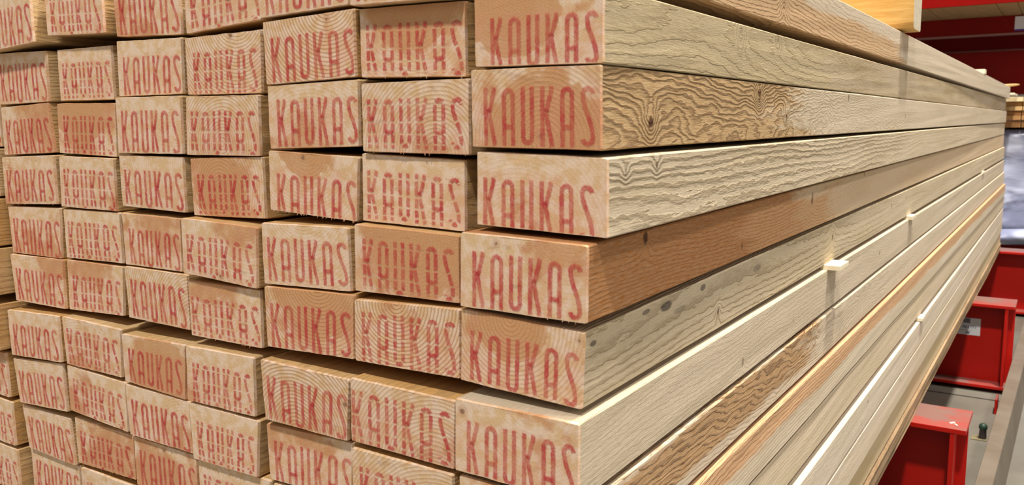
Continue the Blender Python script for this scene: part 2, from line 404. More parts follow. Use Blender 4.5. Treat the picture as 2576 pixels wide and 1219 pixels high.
# ------------------------------------------------------------------ measured front ends of the timbers, mm
# per timber: how far the end is set back, then x,z of its four corners (top left, top right, bottom right, bottom left)
ROWS = 'TABCDEFGHIJKLM'
NEAR = {
 'T': [(4, -102, 120, -2, 120, -2, 68, -102, 68),
       (2, -206.3, 111, -106.3, 109, -106.3, 56.8, -206.3, 59.2),
       (6, -311.6, 110, -211.6, 113, -211.6, 61, -311.6, 58),
       (13, -416.9, 105, -316.9, 110.5, -316.9, 58.5, -416.9, 53),
       (12, -522.2, 109, -422.2, 105, -422.2, 53, -522.2, 57),
       (3, -627.5, 116, -527.5, 112, -527.5, 60, -627.5, 64),
       (-9, -732.8, 104, -632.8, 109, -632.8, 57, -732.8, 52),
       (0, -838.1, 107, -738.1, 107, -738.1, 55, -838.1, 55),
       (0, -943.4, 107, -843.4, 107, -843.4, 55, -943.4, 55)],
 'A': [(3, -93, 54.5, 4.8, 54.5, 4.8, 7.4, -93, 9.2),
       (10.9, -205.7, 57.9, -106.3, 55.8, -106.3, 3.6, -205.6, 6.8),
       (7.5, -309.9, 55.4, -208.6, 58.4, -208.2, 7.3, -308.9, 4.3),
       (10.3, -416.5, 49.5, -315.6, 50.3, -318.1, -2.1, -416.5, -0.9),
       (10.4, -520.2, 53, -421.6, 50.5, -423.4, 0.2, -522.4, 0.4),
       (10.8, -626.3, 50.6, -531.2, 49.9, -531.2, -2, -626.8, -1.4),
       (3, -735, 52, -635, 50, -635, -2, -735, -3.2),
       (4, -838.1, 54.2, -738.1, 54.2, -738.1, 4.6, -838.1, 4.6),
       (-5.2, -943.4, 54.2, -843.4, 54.2, -843.4, 4.6, -943.4, 4.6)],
 'B': [(1.7, -95.8, 7.4, 4.1, 6.6, 4.4, -46.5, -95.5, -45.1),
       (5.5, -201.3, 2, -100.1, 2.3, -100.8, -50.8, -201.2, -49.3),
       (8.3, -308.8, 4, -206.9, 5.5, -207.7, -45.5, -308.7, -48.4),
       (6.9, -415.3, -2.4, -318.6, -3.2, -320, -54.5, -418.9, -54.6),
       (4.8, -520.1, -0.5, -420.2, -1.2, -421.5, -53.8, -521.6, -53.8),
       (6.3, -626.6, -3.9, -523.1, -5.7, -526.5, -57.8, -629.1, -55),
       (2.4, -732.6, -6, -636.6, -2.5, -631, -54.5, -733.6, -58.1),
       (3, -838.1, 3.5, -738.1, 3.5, -738.1, -49, -838.1, -49),
       (-4.6, -943.4, 3.5, -843.4, 3.5, -843.4, -49, -943.4, -49)],
 'C': [(3.2, -92.6, -47.9, 8.1, -51.2, 8.4, -102.5, -93.6, -99.3),
       (8.6, -205.7, -50.6, -106.9, -54.7, -107.7, -105.9, -206.9, -103.2),
       (7.4, -310.2, -49.4, -208.5, -53.7, -212.1, -104.3, -311.4, -99.6),
       (8.4, -416.5, -57.1, -319.2, -54.8, -319.1, -107.9, -415.9, -109.8),
       (5.7, -522.6, -55.8, -423.6, -56.4, -423.6, -107.7, -522.9, -105.5),
       (3.1, -625.3, -58.1, -528.1, -58.8, -529.4, -111.1, -628, -110.8),
       (-0.6, -734.8, -60.2, -629.8, -56.8, -630.1, -108.1, -734.8, -112.2),
       (-6, -838.1, -51, -738.1, -51, -738.1, -103.5, -838.1, -103.5),
       (5.3, -943.4, -51, -843.4, -51, -843.4, -103.5, -943.4, -103.5)],
 'D': [(-8, -99.9, -103.5, 0.1, -106.2, -0.6, -157.3, -101.1, -156.5),
       (-2, -206.2, -104.6, -105.5, -107.4, -105.9, -156.4, -207.5, -157.1),
       (-2.1, -312.5, -109.5, -212.9, -108, -212, -158.5, -312.5, -161.5),
       (-5.9, -415.3, -110.5, -314.3, -113.2, -317.3, -166.1, -416.4, -160.9),
       (4.3, -522.9, -112.1, -431, -113.1, -432.6, -163.1, -521.9, -163.4),
       (4.2, -627.4, -113, -526.7, -112.2, -527.1, -163, -628.3, -165),
       (0.9, -733.9, -114.5, -628.1, -111.9, -632.5, -166.2, -732, -166.8),
       (-34, -838.1, -106, -738.1, -106, -738.1, -158.5, -838.1, -158.5),
       (4.8, -943.4, -106, -843.4, -106, -843.4, -158.5, -943.4, -158.5)],
 'E': [(-5.2, -102.5, -158.6, -3.5, -163.5, -5.7, -216, -104, -211.4),
       (-4.8, -206.3, -163.1, -103.9, -159.7, -105.1, -211, -207.4, -212.6),
       (-4, -310.7, -163.2, -207.2, -160.2, -209.8, -212.2, -310.1, -215.5),
       (-1.3, -417.2, -168.3, -318.8, -167.8, -320.2, -219.6, -417.1, -220.3),
       (2.5, -522.6, -164.8, -423.8, -164.7, -423.1, -217.4, -520.3, -216.4),
       (3, -626.5, -166.8, -525.6, -165.9, -530.5, -216.5, -629.2, -220.7),
       (-0.8, -735.7, -168.2, -627.9, -166.4, -629.9, -220.1, -731.1, -221),
       (-30, -838.1, -161, -738.1, -161, -738.1, -213.5, -838.1, -213.5),
       (-3, -943.4, -161, -843.4, -161, -843.4, -213.5, -943.4, -213.5)],
 'F': [(-18.1, -99.6, -220.6, -0.2, -220.7, -0.7, -275, -100.8, -273.8),
       (-13.8, -204.9, -223.8, -102.9, -224.7, -104.8, -276.3, -206.1, -275),
       (-10, -313.4, -225.7, -210, -227.2, -214.2, -278.6, -310.3, -278.3),
       (-7.9, -417.5, -228.7, -324.6, -226.8, -326.1, -280.1, -419.9, -281.1),
       (-5.6, -522.8, -231.6, -422, -229.4, -426.1, -282.9, -522.1, -279.9),
       (-5.5, -630.2, -226.5, -524.5, -227.4, -527.4, -277.5, -628, -278.3),
       (-9.1, -736.2, -230.5, -631.3, -225.9, -631.3, -276.6, -735.1, -282.8),
       (-22, -838.1, -223.5, -738.1, -223.5, -738.1, -276, -838.1, -276),
       (3.7, -943.4, -223.5, -843.4, -223.5, -843.4, -276, -943.4, -276)],
 'G': [(-16, -99, -278, 1, -280, 1, -333, -99, -332),
       (-14, -206.3, -280.5, -106.3, -280.5, -106.3, -333, -206.3, -333),
       (-4.4, -316.3, -284.7, -214.1, -281.4, -217.5, -332.4, -314.8, -335.2),
       (-7.3, -419.1, -283.1, -323, -283.3, -328.6, -336.2, -417.4, -337.8),
       (-5.1, -523.2, -283.1, -422.2, -284.2, -420, -334.4, -521.5, -335.5),
       (-5, -629, -279.4, -523.3, -282.3, -524.9, -334.1, -628.7, -329.7),
       (-6.6, -738.3, -287.6, -634.6, -279, -632.5, -332.1, -731.5, -338.5),
       (-13, -841.1, -280.5, -741.1, -280.5, -741.1, -333, -841.1, -333),
       (1.7, -943.4, -280.5, -843.4, -280.5, -843.4, -333, -943.4, -333)],
 'H': [(2.7, -95, -338, 5, -338, 5, -390.5, -95, -390.5),
       (0.1, -206.3, -338, -106.3, -338, -106.3, -390.5, -206.3, -390.5),
       (-4, -311.6, -338, -211.6, -338, -211.6, -390.5, -311.6, -390.5),
       (-3, -416.9, -338, -316.9, -338, -316.9, -390.5, -416.9, -390.5),
       (-1, -522.2, -338, -422.2, -338, -422.2, -390.5, -522.2, -390.5),
       (-0.1, -631.1, -338.7, -524.4, -338.9, -524.6, -386.5, -630.9, -391.1),
       (-3, -734.9, -342.5, -636.4, -341.1, -632.5, -394, -727.8, -393.1),
       (-13, -838.1, -338, -738.1, -338, -738.1, -390.5, -838.1, -390.5),
       (5.8, -943.4, -338, -843.4, -338, -843.4, -390.5, -943.4, -390.5)],
 'I': [(0.8, -96, -395, 4, -395, 4, -447.5, -96, -447.5),
       (-3.2, -206.3, -395, -106.3, -395, -106.3, -447.5, -206.3, -447.5),
       (6.5, -311.6, -395, -211.6, -395, -211.6, -447.5, -311.6, -447.5),
       (1.2, -416.9, -395, -316.9, -395, -316.9, -447.5, -416.9, -447.5),
       (6.1, -522.2, -395, -422.2, -395, -422.2, -447.5, -522.2, -447.5),
       (0, -627.5, -395, -527.5, -395, -527.5, -447.5, -627.5, -447.5),
       (1, -732.8, -395, -632.8, -395, -632.8, -447.5, -732.8, -447.5),
       (-12, -838.1, -395, -738.1, -395, -738.1, -447.5, -838.1, -447.5),
       (1.6, -943.4, -395, -843.4, -395, -843.4, -447.5, -943.4, -447.5)],
 'J': [(-1.1, -89, -458, 11, -458, 11, -510.5, -89, -510.5),
       (-5.4, -206.3, -458, -106.3, -458, -106.3, -510.5, -206.3, -510.5),
       (-3.1, -311.6, -458, -211.6, -458, -211.6, -510.5, -311.6, -510.5),
       (5, -416.9, -458, -316.9, -458, -316.9, -510.5, -416.9, -510.5),
       (-7.3, -522.2, -458, -422.2, -458, -422.2, -510.5, -522.2, -510.5),
       (-7.3, -627.5, -458, -527.5, -458, -527.5, -510.5, -627.5, -510.5),
       (2, -732.8, -458, -632.8, -458, -632.8, -510.5, -732.8, -510.5),
       (-3.5, -838.1, -458, -738.1, -458, -738.1, -510.5, -838.1, -510.5),
       (0.6, -943.4, -458, -843.4, -458, -843.4, -510.5, -943.4, -510.5)],
 'K': [(-0.5, -89, -515, 11, -515, 11, -567.5, -89, -567.5),
       (-2.5, -206.3, -515, -106.3, -515, -106.3, -567.5, -206.3, -567.5),
       (8, -311.6, -515, -211.6, -515, -211.6, -567.5, -311.6, -567.5),
       (-4.9, -416.9, -515, -316.9, -515, -316.9, -567.5, -416.9, -567.5),
       (-1.4, -522.2, -515, -422.2, -515, -422.2, -567.5, -522.2, -567.5),
       (-4.8, -627.5, -515, -527.5, -515, -527.5, -567.5, -627.5, -567.5),
       (2.1, -732.8, -515, -632.8, -515, -632.8, -567.5, -732.8, -567.5),
       (-3.6, -838.1, -515, -738.1, -515, -738.1, -567.5, -838.1, -567.5),
       (-2.3, -943.4, -515, -843.4, -515, -843.4, -567.5, -943.4, -567.5)],
 'L': [(4, -102, -572, -2, -572, -2, -624.5, -102, -624.5),
       (-2.9, -206.3, -572, -106.3, -572, -106.3, -624.5, -206.3, -624.5),
       (0.9, -311.6, -572, -211.6, -572, -211.6, -624.5, -311.6, -624.5),
       (6.5, -416.9, -572, -316.9, -572, -316.9, -624.5, -416.9, -624.5),
       (-6.4, -522.2, -572, -422.2, -572, -422.2, -624.5, -522.2, -624.5),
       (-7, -627.5, -572, -527.5, -572, -527.5, -624.5, -627.5, -624.5),
       (-4.3, -732.8, -572, -632.8, -572, -632.8, -624.5, -732.8, -624.5),
       (4.2, -838.1, -572, -738.1, -572, -738.1, -624.5, -838.1, -624.5),
       (1.8, -943.4, -572, -843.4, -572, -843.4, -624.5, -943.4, -624.5)],
 'M': [(-4.2, -88, -628.5, 12, -628.5, 12, -665, -88, -665),
       (-2.7, -206.3, -628.5, -106.3, -628.5, -106.3, -665, -206.3, -665),
       (-5.2, -311.6, -628.5, -211.6, -628.5, -211.6, -665, -311.6, -665),
       (-0.7, -416.9, -628.5, -316.9, -628.5, -316.9, -665, -416.9, -665),
       (-7.3, -522.2, -628.5, -422.2, -628.5, -422.2, -665, -522.2, -665),
       (3.2, -627.5, -628.5, -527.5, -628.5, -527.5, -665, -627.5, -665),
       (6.3, -732.8, -628.5, -632.8, -628.5, -632.8, -665, -732.8, -665),
       (7.3, -838.1, -628.5, -738.1, -628.5, -738.1, -665, -838.1, -665),
       (3.8, -943.4, -628.5, -843.4, -628.5, -843.4, -665, -943.4, -665)],
}
L = 4.28
FAR_T = dict(T=.124, A=.068, B=.011, C=-.046, D=-.103, E=-.160, F=-.224, G=-.281, H=-.338, I=-.395, J=-.458, K=-.515, L=-.572, M=-.6275)
FAR_B = {r: FAR_T[r] - .0540 for r in ROWS}
FAR_B['M'] = -.665
FAR_X = dict(T=.004, A=-.009, B=-.004, C=-.008, D=-.008, E=-.001, F=0, G=.004, H=.013, I=.010, J=.010, K=.010, L=.0065, M=.0110)
for r_ in 'GHIJKLM':                      # courses whose near end lies below the picture: straight timbers
    q = NEAR[r_][0]
    dz = 0

# heartwood tone, ring contrast, pith across/up where the photograph shows them
TONE = {('B', 0): .42, ('D', 0): .28, ('E', 0): .30, ('F', 0): .22, ('A', 0): .25, ('C', 0): .2, ('B', 2): .38, ('A', 1): .40, ('A', 2): .18,
        ('C', 2): .28, ('D', 2): .08, ('E', 2): .42, ('F', 2): .25, ('G', 2): .36, ('D', 1): .42, ('C', 1): .15, ('B', 1): .12, ('E', 1): .12,
        ('F', 1): .15, ('G', 1): .25, ('A', 3): .02, ('B', 3): .1, ('C', 3): .32, ('D', 3): .3, ('E', 3): .34, ('F', 3): .38, ('G', 3): .3, ('H', 3): .3,
        ('A', 4): .05, ('B', 4): .1, ('C', 4): .12, ('D', 4): .4, ('E', 4): .25, ('F', 4): .35, ('G', 4): .25, ('H', 4): .55,
        ('T', 4): .35, ('T', 3): .3, ('A', 5): .05, ('B', 5): .42, ('C', 5): .38, ('D', 5): .2, ('E', 5): .32, ('F', 5): .42, ('G', 5): .4, ('H', 5): .62,
        ('A', 6): .1, ('B', 6): .62, ('C', 6): .3, ('D', 6): .42, ('E', 6): .45, ('F', 6): .3, ('G', 6): .2, ('H', 6): .15, ('I', 6): .3}
RINGC = {('A', 2): .75, ('E', 1): .85, ('F', 2): .75, ('B', 3): .5, ('B', 1): .5, ('E', 0): .45, ('E', 2): .5, ('G', 1): .5, ('F', 1): .5, ('B', 0): .4,
         ('A', 3): .6, ('C', 3): .45, ('E', 4): .5, ('B', 6): .3}
PITH = {('A', 2): (75, 66), ('E', 1): (42, 54), ('F', 2): (40, -8), ('B', 3): (50, 10), ('B', 1): (70, 0), ('E', 0): (42, 52), ('B', 0): (58, 4),
        ('A', 3): (70, 70), ('E', 4): (110, 0), ('C', 3): (40, 25), ('C', 2): (42, 60), ('A', 1): (52, 60), ('D', 1): (60, 44), ('A', 0): (30, 46), ('F', 4): (60, 10), ('B', 5): (40, 50), ('F', 1): (85, -12), ('G', 2): (30, 66)}

HEART = {('A', 1): 42, ('E', 0): 30, ('C', 3): 34, ('D', 1): 46, ('E', 2): 52, ('B', 0): 46, ('C', 2): 30, ('F', 4): 48, ('B', 5): 44, ('A', 0): 40, ('D', 2): 0}
SPOT = {('B', 0): (56, 8, 1.5), ('F', 2): (97, 31, 1.8), ('T', 4): (56, 26, 1.6), ('A', 2): (72, 47, .8), ('F', 0): (6, 44, 2.0), ('E', 0): (97, 46, .6), ('H', 4): (50, 47, 1.2),
        ('D', 3): (52, 4, 1.2), ('C', 2): (40, 49, 1.5), ('A', 3): (62, 50, 1.4), ('G', 6): (84, 14, .8), ('F', 5): (70, 6, 1.0), ('D', 0): (30, 47, .8)}

STAMP = {('A', 0): (.13, .97, .30, 1.02), ('B', 0): (.10, .96, .23, .97), ('C', 0): (.05, .91, .34, 1.06), ('D', 0): (.10, .97, .23, .97),
         ('E', 0): (.08, .97, .27, 1.0), ('F', 0): (.10, .98, .26, 1.02), ('A', 1): (.06, .98, .24, .99), ('B', 1): (.05, .95, .23, .94),
         ('C', 1): (.05, .96, .24, .95), ('D', 1): (.08, .96, .19, .99), ('E', 1): (.07, .97, .18, .97), ('F', 1): (.01, .97, .17, .98),
         ('A', 2): (.08, 1.0, .27, .97), ('B', 2): (.10, .99, .23, .96), ('C', 2): (.09, .99, .36, 1.08), ('D', 2): (.06, .98, .22, .93),
         ('E', 2): (.06, .97, .26, .98), ('F', 2): (.06, .99, .24, 1.0), ('G', 2): (.08, 1.0, .27, 1.05), ('E', 3): (.03, .98, .28, .96)}

FACE = {}


def outline(nu=9, nv=6, cu=.010, cv=.020):
    us = [cu + (1 - 2 * cu) * i / (nu - 1) for i in range(nu)]
    vs = [cv + (1 - 2 * cv) * i / (nv - 1) for i in range(nv)]
    return [(u, 0) for u in us] + [(1, v) for v in vs] + [(u, 1) for u in reversed(us)] + [(0, v) for v in reversed(vs)]


OUT = outline()


def bil(q, u, v):                          # q: TL TR BR BL as (x, z)
    top = (q[0][0] * (1 - u) + q[1][0] * u, q[0][1] * (1 - u) + q[1][1] * u)
    bot = (q[3][0] * (1 - u) + q[2][0] * u, q[3][1] * (1 - u) + q[2][1] * u)
    return top[0] * v + bot[0] * (1 - v), top[1] * v + bot[1] * (1 - v)


def beam(r, c, rnd, kind='timber'):
    q = NEAR[r][c]
    d = q[0] / 1000
    if c == 0 and r in 'LM':
        q = (q[0],) + tuple(v + ({'L': 7.0, 'M': -1.0}[r] if i % 2 == 0 else 0) for i, v in enumerate(q[1:]))
    near = [(q[1 + 2 * i] / 1000, q[2 + 2 * i] / 1000) for i in range(4)]
    xr = (FAR_X[r] if c == 0 else -.105 * c - .007 + rnd.uniform(-.002, .002))
    zt_, zb_ = FAR_T[r], FAR_B[r]
    if c and r in 'TABCDE':                 # inner courses run level
        zt_, zb_ = (near[0][1] + near[1][1]) / 2, (near[2][1] + near[3][1]) / 2
    far = [(xr - .1005, zt_), (xr, zt_), (xr, zb_), (xr - .1005, zb_)]
    seed = rnd.uniform(0, 10)
    px, pz = PITH.get((r, c), (rnd.uniform(-20, 120), rnd.choice([-1, 1]) * rnd.uniform(25, 60) + 26))
    tone = TONE.get((r, c), rnd.uniform(.1, .4))
    ringc = RINGC.get((r, c), rnd.uniform(.04, .20))
    ts = [0, .0006, .004, .012, .025, .04, .06, .08, .11, .14, .18, .22, .27, .33, .4, .5, .6, .7, .8, .9, .985, 1] if c == 0 else [0, .0006, .004, .02, .05, .1, .2, .4, .7, 1]
    n = len(OUT)
    ox, oz = near[3][0], near[3][1]
    V, WP = [], []
    ln = L + rnd.uniform(-.012, .004) - d
    amp = .0040 if r == 'M' and c == 0 else .00045
    for k, t in enumerate(ts):
        qq = [(a[0] * (1 - t) + b[0] * t, a[1] * (1 - t) + b[1] * t) for a, b in zip(near, far)]
        y = d + ln * t
        for (u, v) in OUT:
            x, z = bil(qq, u, v)
            j = noise.noise(Vector((u * 9 + seed * 7, v * 7 + c * 3, y * 23)))
            j2 = noise.noise(Vector((u * 31 + seed * 7, v * 23 - c * 3, y * 50 + 9)))
            a = (amp if 0 < k < len(ts) - 1 else amp * .5) * (.12 if r == 'M' and v > .5 else 1)
            x += (j * a + j2 * a * .6) * (1 if u in (0, 1) else .3) * (-1 if u == 1 else 1)
            z += (j * a + j2 * a * .6) * (1 if v in (0, 1) else .3) * (-1 if v == 1 else 1)
            if k in (0, len(ts) - 1):      # the sawn arris is slightly broken
                x += (.0005 if u == 0 else -.0005 if u == 1 else 0)
                z += (.0005 if v == 0 else -.0005 if v == 1 else 0)
            yy = y + (j2 * .0004 if k == 0 else 0)
            V.append((x, yy, z))
            WP.append((u * 100, v * 52, y * 1000))
    Fc, fm = [], []
    for k in range(len(ts) - 1):
        for i in range(n):
            a, b = k * n + i, k * n + (i + 1) % n
            Fc.append((a, b, b + n, a + n))
            fm.append(0 if k == 0 else 1)
    Fc.append(tuple(range(n))[::-1])
    fm.append(0)
    Fc.append(tuple((len(ts) - 1) * n + i for i in range(n)))
    fm.append(0)
    org = Vector(((near[0][0] + near[2][0]) / 2, d, near[3][1]))
    V = [tuple(Vector(v) - org) for v in V]
    side = RIGHT[r] if c == 0 else SIDES[rnd.randrange(3)]
    o = mesh('board' if r == 'M' else 'timber', V, Fc, [END, side], fm=fm)
    bm = bmesh.new()
    bm.from_mesh(o.data)
    bmesh.ops.recalc_face_normals(bm, faces=bm.faces)
    bm.to_mesh(o.data)
    bm.free()
    for nm, vals in (('wp', WP), ('ws', [(px, pz, seed)] * len(V)), ('wt', [(tone, ringc, HEART.get((r, c), -60))] * len(V)), ('wk', [SPOT.get((r, c), (-90, -90, 0))] * len(V))):
        at = o.data.attributes.new(nm, 'FLOAT_VECTOR', 'POINT')
        at.data.foreach_set('vector', [f for v in vals for f in v])
    o.location = org
    FACE[(r, c)] = (near, d, org, o, tone, ringc)
    return o


# ---- stamped word, drawn as narrow strokes in mm
def arc(cx, cy, rx, ry, a0, a1, n=10):
    return [(cx + rx * math.cos(math.radians(a0 + (a1 - a0) * i / n)), cy + ry * math.sin(math.radians(a0 + (a1 - a0) * i / n))) for i in range(n + 1)]


def glyph(ch, w, h):
    e = .5 * w
    if ch == 'K':
        return [[(0, 0), (0, h)], [(w, h), (w * .42, h * .57)], [(w * .36, h * .60), (w, 0)]]
    if ch == 'A':
        return [[(0, 0), (0, h - e)] + arc(e, h - e, e, e, 180, 0) + [(w, h - e), (w, 0)], [(0, h * .30), (w, h * .30)]]
    if ch == 'U':
        return [[(0, h), (0, e)] + arc(e, e, e, e, 180, 360) + [(w, e), (w, h)]]
    if ch == 'S':
        pts = arc(e, h - e, e, e, 5, 180, 12)
        p0, p1, p2, p3 = (0, h - e), (0, h * .62), (w, h * .42), (w, e)
        for i in range(1, 16):
            t = i / 16
            a_, b_, c_, d_ = (1 - t) ** 3, 3 * t * (1 - t) ** 2, 3 * t * t * (1 - t), t ** 3
            pts.append(tuple(a_ * p0[k] + b_ * p1[k] + c_ * p2[k] + d_ * p3[k] for k in (0, 1)))
        return [pts + arc(e, e, e, e, 0, -175, 12)]


def densify(path, step):
    out = [path[0]]
    for a, b in zip(path, path[1:]):
        m = max(1, int(math.hypot(b[0] - a[0], b[1] - a[1]) / step))
        for i in range(1, m + 1):
            out.append((a[0] + (b[0] - a[0]) * i / m, a[1] + (b[1] - a[1]) * i / m))
    return out


def stamp(r, c, rnd):
    near, d, org, par, *_ = FACE[(r, c)]
    u0, u1, v0, v1 = STAMP.get((r, c), (rnd.uniform(.06, .10), rnd.uniform(.95, .99), rnd.uniform(.22, .30), rnd.uniform(.94, 1.02)))
    W, H = 100.0, 52.0
    tw, th = (u1 - u0) * W, (v1 - v0) * H
    sw = 4.3
    cuts = [(.125, .013), (.47, .014), (.71, .014), (.905, .014)] if c % 2 else []
    adv = tw / 5.72
    gw = adv * .75 - sw
    V, Fc, ED = [], [], []
    for i, ch in enumerate('KAUKAS'):
        for pi, path in enumerate(glyph(ch, gw, th - sw)):
            pts = densify(path, .4)
            m = len(pts)
            prev = None
            for k, (x, y) in enumerate(pts):
                a, b = pts[max(0, k - 1)], pts[min(m - 1, k + 1)]
                tx, ty = b[0] - a[0], b[1] - a[1]
                l_ = math.hypot(tx, ty) or 1
                nx, ny = -ty / l_, tx / l_
                if ch != 'S' and m > 2 and k in (0, m - 1) and abs(ny) < .9:
                    y += (-sw / 2 if y < th / 2 else sw / 2)
                hw = sw / 2 * (1 + .10 * noise.noise(Vector((x * .9, y * .9, c * 5 + ord(r)))))
                gx, gy = u0 * W + i * adv + sw / 2 + x, (1 - v1) * H + sw / 2 + y
                base = len(V)
                ok = 1.0 < gy < H - .6 and .6 < gx < W - .6
                fv = 1 - (y + sw / 2) / th
                if any(abs(fv - cc) < ww for cc, ww in cuts):
                    ok = False
                for s in (-1, 1):
                    u, v = (gx + nx * hw * s) / W, (gy + ny * hw * s) / H
                    u, v = min(max(u, .008), .992), min(max(v, .014), .986)
                    X, Z = bil(near, u, v)
                    V.append((X - org.x, -.00030 - .00006 * pi - .00002 * (i % 2), Z - org.z))
                    ED += [float(s), 0.0, 0.0]
                if prev is not None and ok:
                    Fc.append((prev, base, base + 1, prev + 1))
                prev = base if ok else None
    if not Fc:
        return
    used = sorted({i for f in Fc for i in f})
    mp = {i: k for k, i in enumerate(used)}
    o = mesh('ink_stamp', [V[i] for i in used], [tuple(mp[i] for i in f) for f in Fc], INK, par)
    at = o.data.attributes.new('edge', 'FLOAT_VECTOR', 'POINT')
    at.data.foreach_set('vector', [ED[3 * i + k] for i in used for k in range(3)])
    o['label'] = 'red ink lettering' if not cuts else 'red ink lettering with thin breaks across it'


ORD = ['rightmost', 'second', 'third', 'fourth', 'fifth', 'sixth', 'seventh', 'eighth', 'ninth']
CRS = ['topmost', 'second', 'third', 'fourth', 'fifth', 'sixth', 'seventh', 'eighth', 'ninth', 'tenth', 'eleventh', 'twelfth', 'thirteenth', 'bottom']
rnd = random.Random(11)
SIDE_L = {'T': 'sawn timber with long pinkish side under the crosswise beam, top of the right corner column',
          'A': 'timber at the right corner with grey ridged side, second course from the top',
          'B': 'timber at the right corner with dark wavy grain and knots on its side, third course',
          'C': 'timber at the right corner standing out sideways, fuzzy raised grain, fourth course from top',
          'D': 'timber at the right corner with smooth orange-brown side and dark knot, fifth course',
          'E': 'timber at the right corner with grey mould spots, just above the open gap',
          'F': 'timber at the right corner just below the open gap, bright top edge, pale side',
          'G': 'long timber second below the open gap with brown wavy figure on its side',
          'H': 'long timber third below the open gap with orange band along its upper edge',
          'I': 'plain pale long timber fourth below the wide open gap, above the narrow dark gap',
          'J': 'long pale timber with bright top edge, just below the narrow lower gap',
          'K': 'long pale timber second below the narrow lower gap, overhanging a recessed one',
          'L': 'recessed yellowish long timber in shade, directly above the rough bottom board',
          'M': 'rough bark-edged bottom board at the right edge resting on red beams'}
for ri, r in enumerate(ROWS):
    for c in range(9):
        o = beam(r, c, rnd)
        tone, ringc = FACE[(r, c)][4:]
        look = 'brown-hearted' if tone > .34 else ('pale' if tone < .16 else 'honey-coloured')
        if ringc > .6:
            look = 'strongly ringed'
        if c == 0:
            lab = SIDE_L[r]
        elif r == 'M':
            lab = 'rough thin bottom board, %s column from the right corner, beneath the timbers' % ORD[c]
        else:
            lab = '%s pine timber end in %s column from the right corner, %s course from top' % (look, ORD[c], CRS[ri])
        tag(o, lab, 'board' if r == 'M' else 'timber', 'bottom boards of the stack' if r == 'M' else 'sawn timbers in the stack')
        if r != 'M':
            stamp(r, c, rnd)

# splinters left hanging by the saw on a few ends
FRAY = {('C', 2): 26, ('A', 1): 8, ('G', 3): 9, ('G', 4): 6, ('H', 5): 6, ('C', 6): 6, ('D', 0): 4, ('B', 1): 7, ('E', 3): 5}
for (r, c), cnt in FRAY.items():
    near, d, org, par, *_ = FACE[(r, c)]
    V, Fc = [], []
    for i in range(cnt):
        u = rnd.uniform(.03, .97)
        x, z = bil(near, u, .004)
        w, h = rnd.uniform(.0003, .0009), rnd.uniform(.0004, .0018)
        b = len(V)
        lean = rnd.uniform(-.0008, .0008)
        V += [(x - w - org.x, .0002, z - org.z + .0004), (x + w - org.x, .0002, z - org.z + .0004), (x - org.x, .0014, z - org.z + .0004),
              (x + lean - org.x, -.0004, z - h - org.z)]
        Fc += [(b, b + 1, b + 3), (b + 1, b + 2, b + 3), (b + 2, b, b + 3), (b, b + 2, b + 1)]
    o = mesh('splinter_fringe', V, Fc, END, par)
    at = o.data.attributes.new('wt', 'FLOAT_VECTOR', 'POINT')
    at.data.foreach_set('vector', [.0] * 3 * len(V))

# ------------------------------------------------------------------ laths between the courses
def plain_wood(name, c1, c2, scale=(60, 400, 400), bump=.4, rough=.75):
    n = NT(name)
    tc = n.t.nodes.new('ShaderNodeTexCoord')
    v = n.vmath('MULTIPLY', tc.outputs['Object'], scale)
    a = n.noise(v, 1.0, 4.0, .65)
    b = n.noise(v, .2, 3.0, .6)
    c = n.mix(n.smooth(a, .3, .7), lin(*c1), lin(*c2))
    c = n.mix(n.smooth(b, .5, .7, 0, .4), c, lin(*[int(k * .82) for k in c1]))
    return n.bsdf(c, rough, .15, n.bump(a, bump, .0012))


LATH = plain_wood('fresh_lath_wood', (246, 236, 212), (238, 224, 194))


def lath(y0, y1, z0, z1, x1, label, x0=-.944):
    bm = bmesh.new()
    box_bm(bm, x0, x1, y0, y1, z0, z1)
    o = bm_obj('spacer_lath', bm, LATH, bevel=.0007)
    tag(o, label, 'lath', 'spacer laths in the stack')
    return o


lath(.655, .705, -.2215, -.2150, .0155, 'white spacer lath end sticking out of the open gap, the nearest one')
lath(1.325, 1.372, -.2222, -.2150, .0065, 'small white spacer lath end in the open gap, middle one of three')
lath(3.02, 3.08, -.2232, -.2150, .003, 'white spacer lath end in the open gap close to the far end')
lath(1.485, 1.53, -.4565, -.4500, .0155, 'white spacer lath end in the narrow lower gap')
lath(2.80, 2.86, .1238, .1385, .003, 'small white lath lying across the top of the stack near its far end')

# ------------------------------------------------------------------ crosswise beam on top
bb = plain_wood('rough_orange_wood', (216, 166, 92), (232, 192, 122), (14, 160, 160), .8)
be = plain_wood('pale_sawn_end', (226, 216, 196), (206, 194, 172), (300, 300, 300), .7)
xs = [-.94, -.7, -.5, -.3, -.2, -.12, -.08, -.04, -.02, -.005, .006, .014, .0180]
prof = [(1.120, .132), (1.120, .225), (1.124, .2285), (1.204, .2285), (1.208, .224), (1.208, .129), (1.204, .1255), (1.132, .1255), (1.125, .1275)]
V, Fc, fm = [], [], []
for k, x in enumerate(xs):
    for i, (y, z) in enumerate(prof):
        j = noise.noise(Vector((x * 14, y * 60, z * 60)))
        if i in (0, 8, 7) and x > -.04:      # wane eats the lower near corner towards the end
            t = (x + .04) / .062
            y += .006 * t if i != 7 else .004 * t
            z += .004 * t if i == 0 else 0
        V.append((x, y + j * .0008, z + (j * .0008 if z > .13 else abs(j) * .0004)))
m = len(prof)
for k in range(len(xs) - 1):
    for i in range(m):
        a, b = k * m + i, k * m + (i + 1) % m
        Fc.append((a, a + m, b + m, b))
        fm.append(0)
Fc.append(tuple(range(m)))
fm.append(1)
Fc.append(tuple((len(xs) - 1) * m + i for i in range(m))[::-1])
fm.append(1)
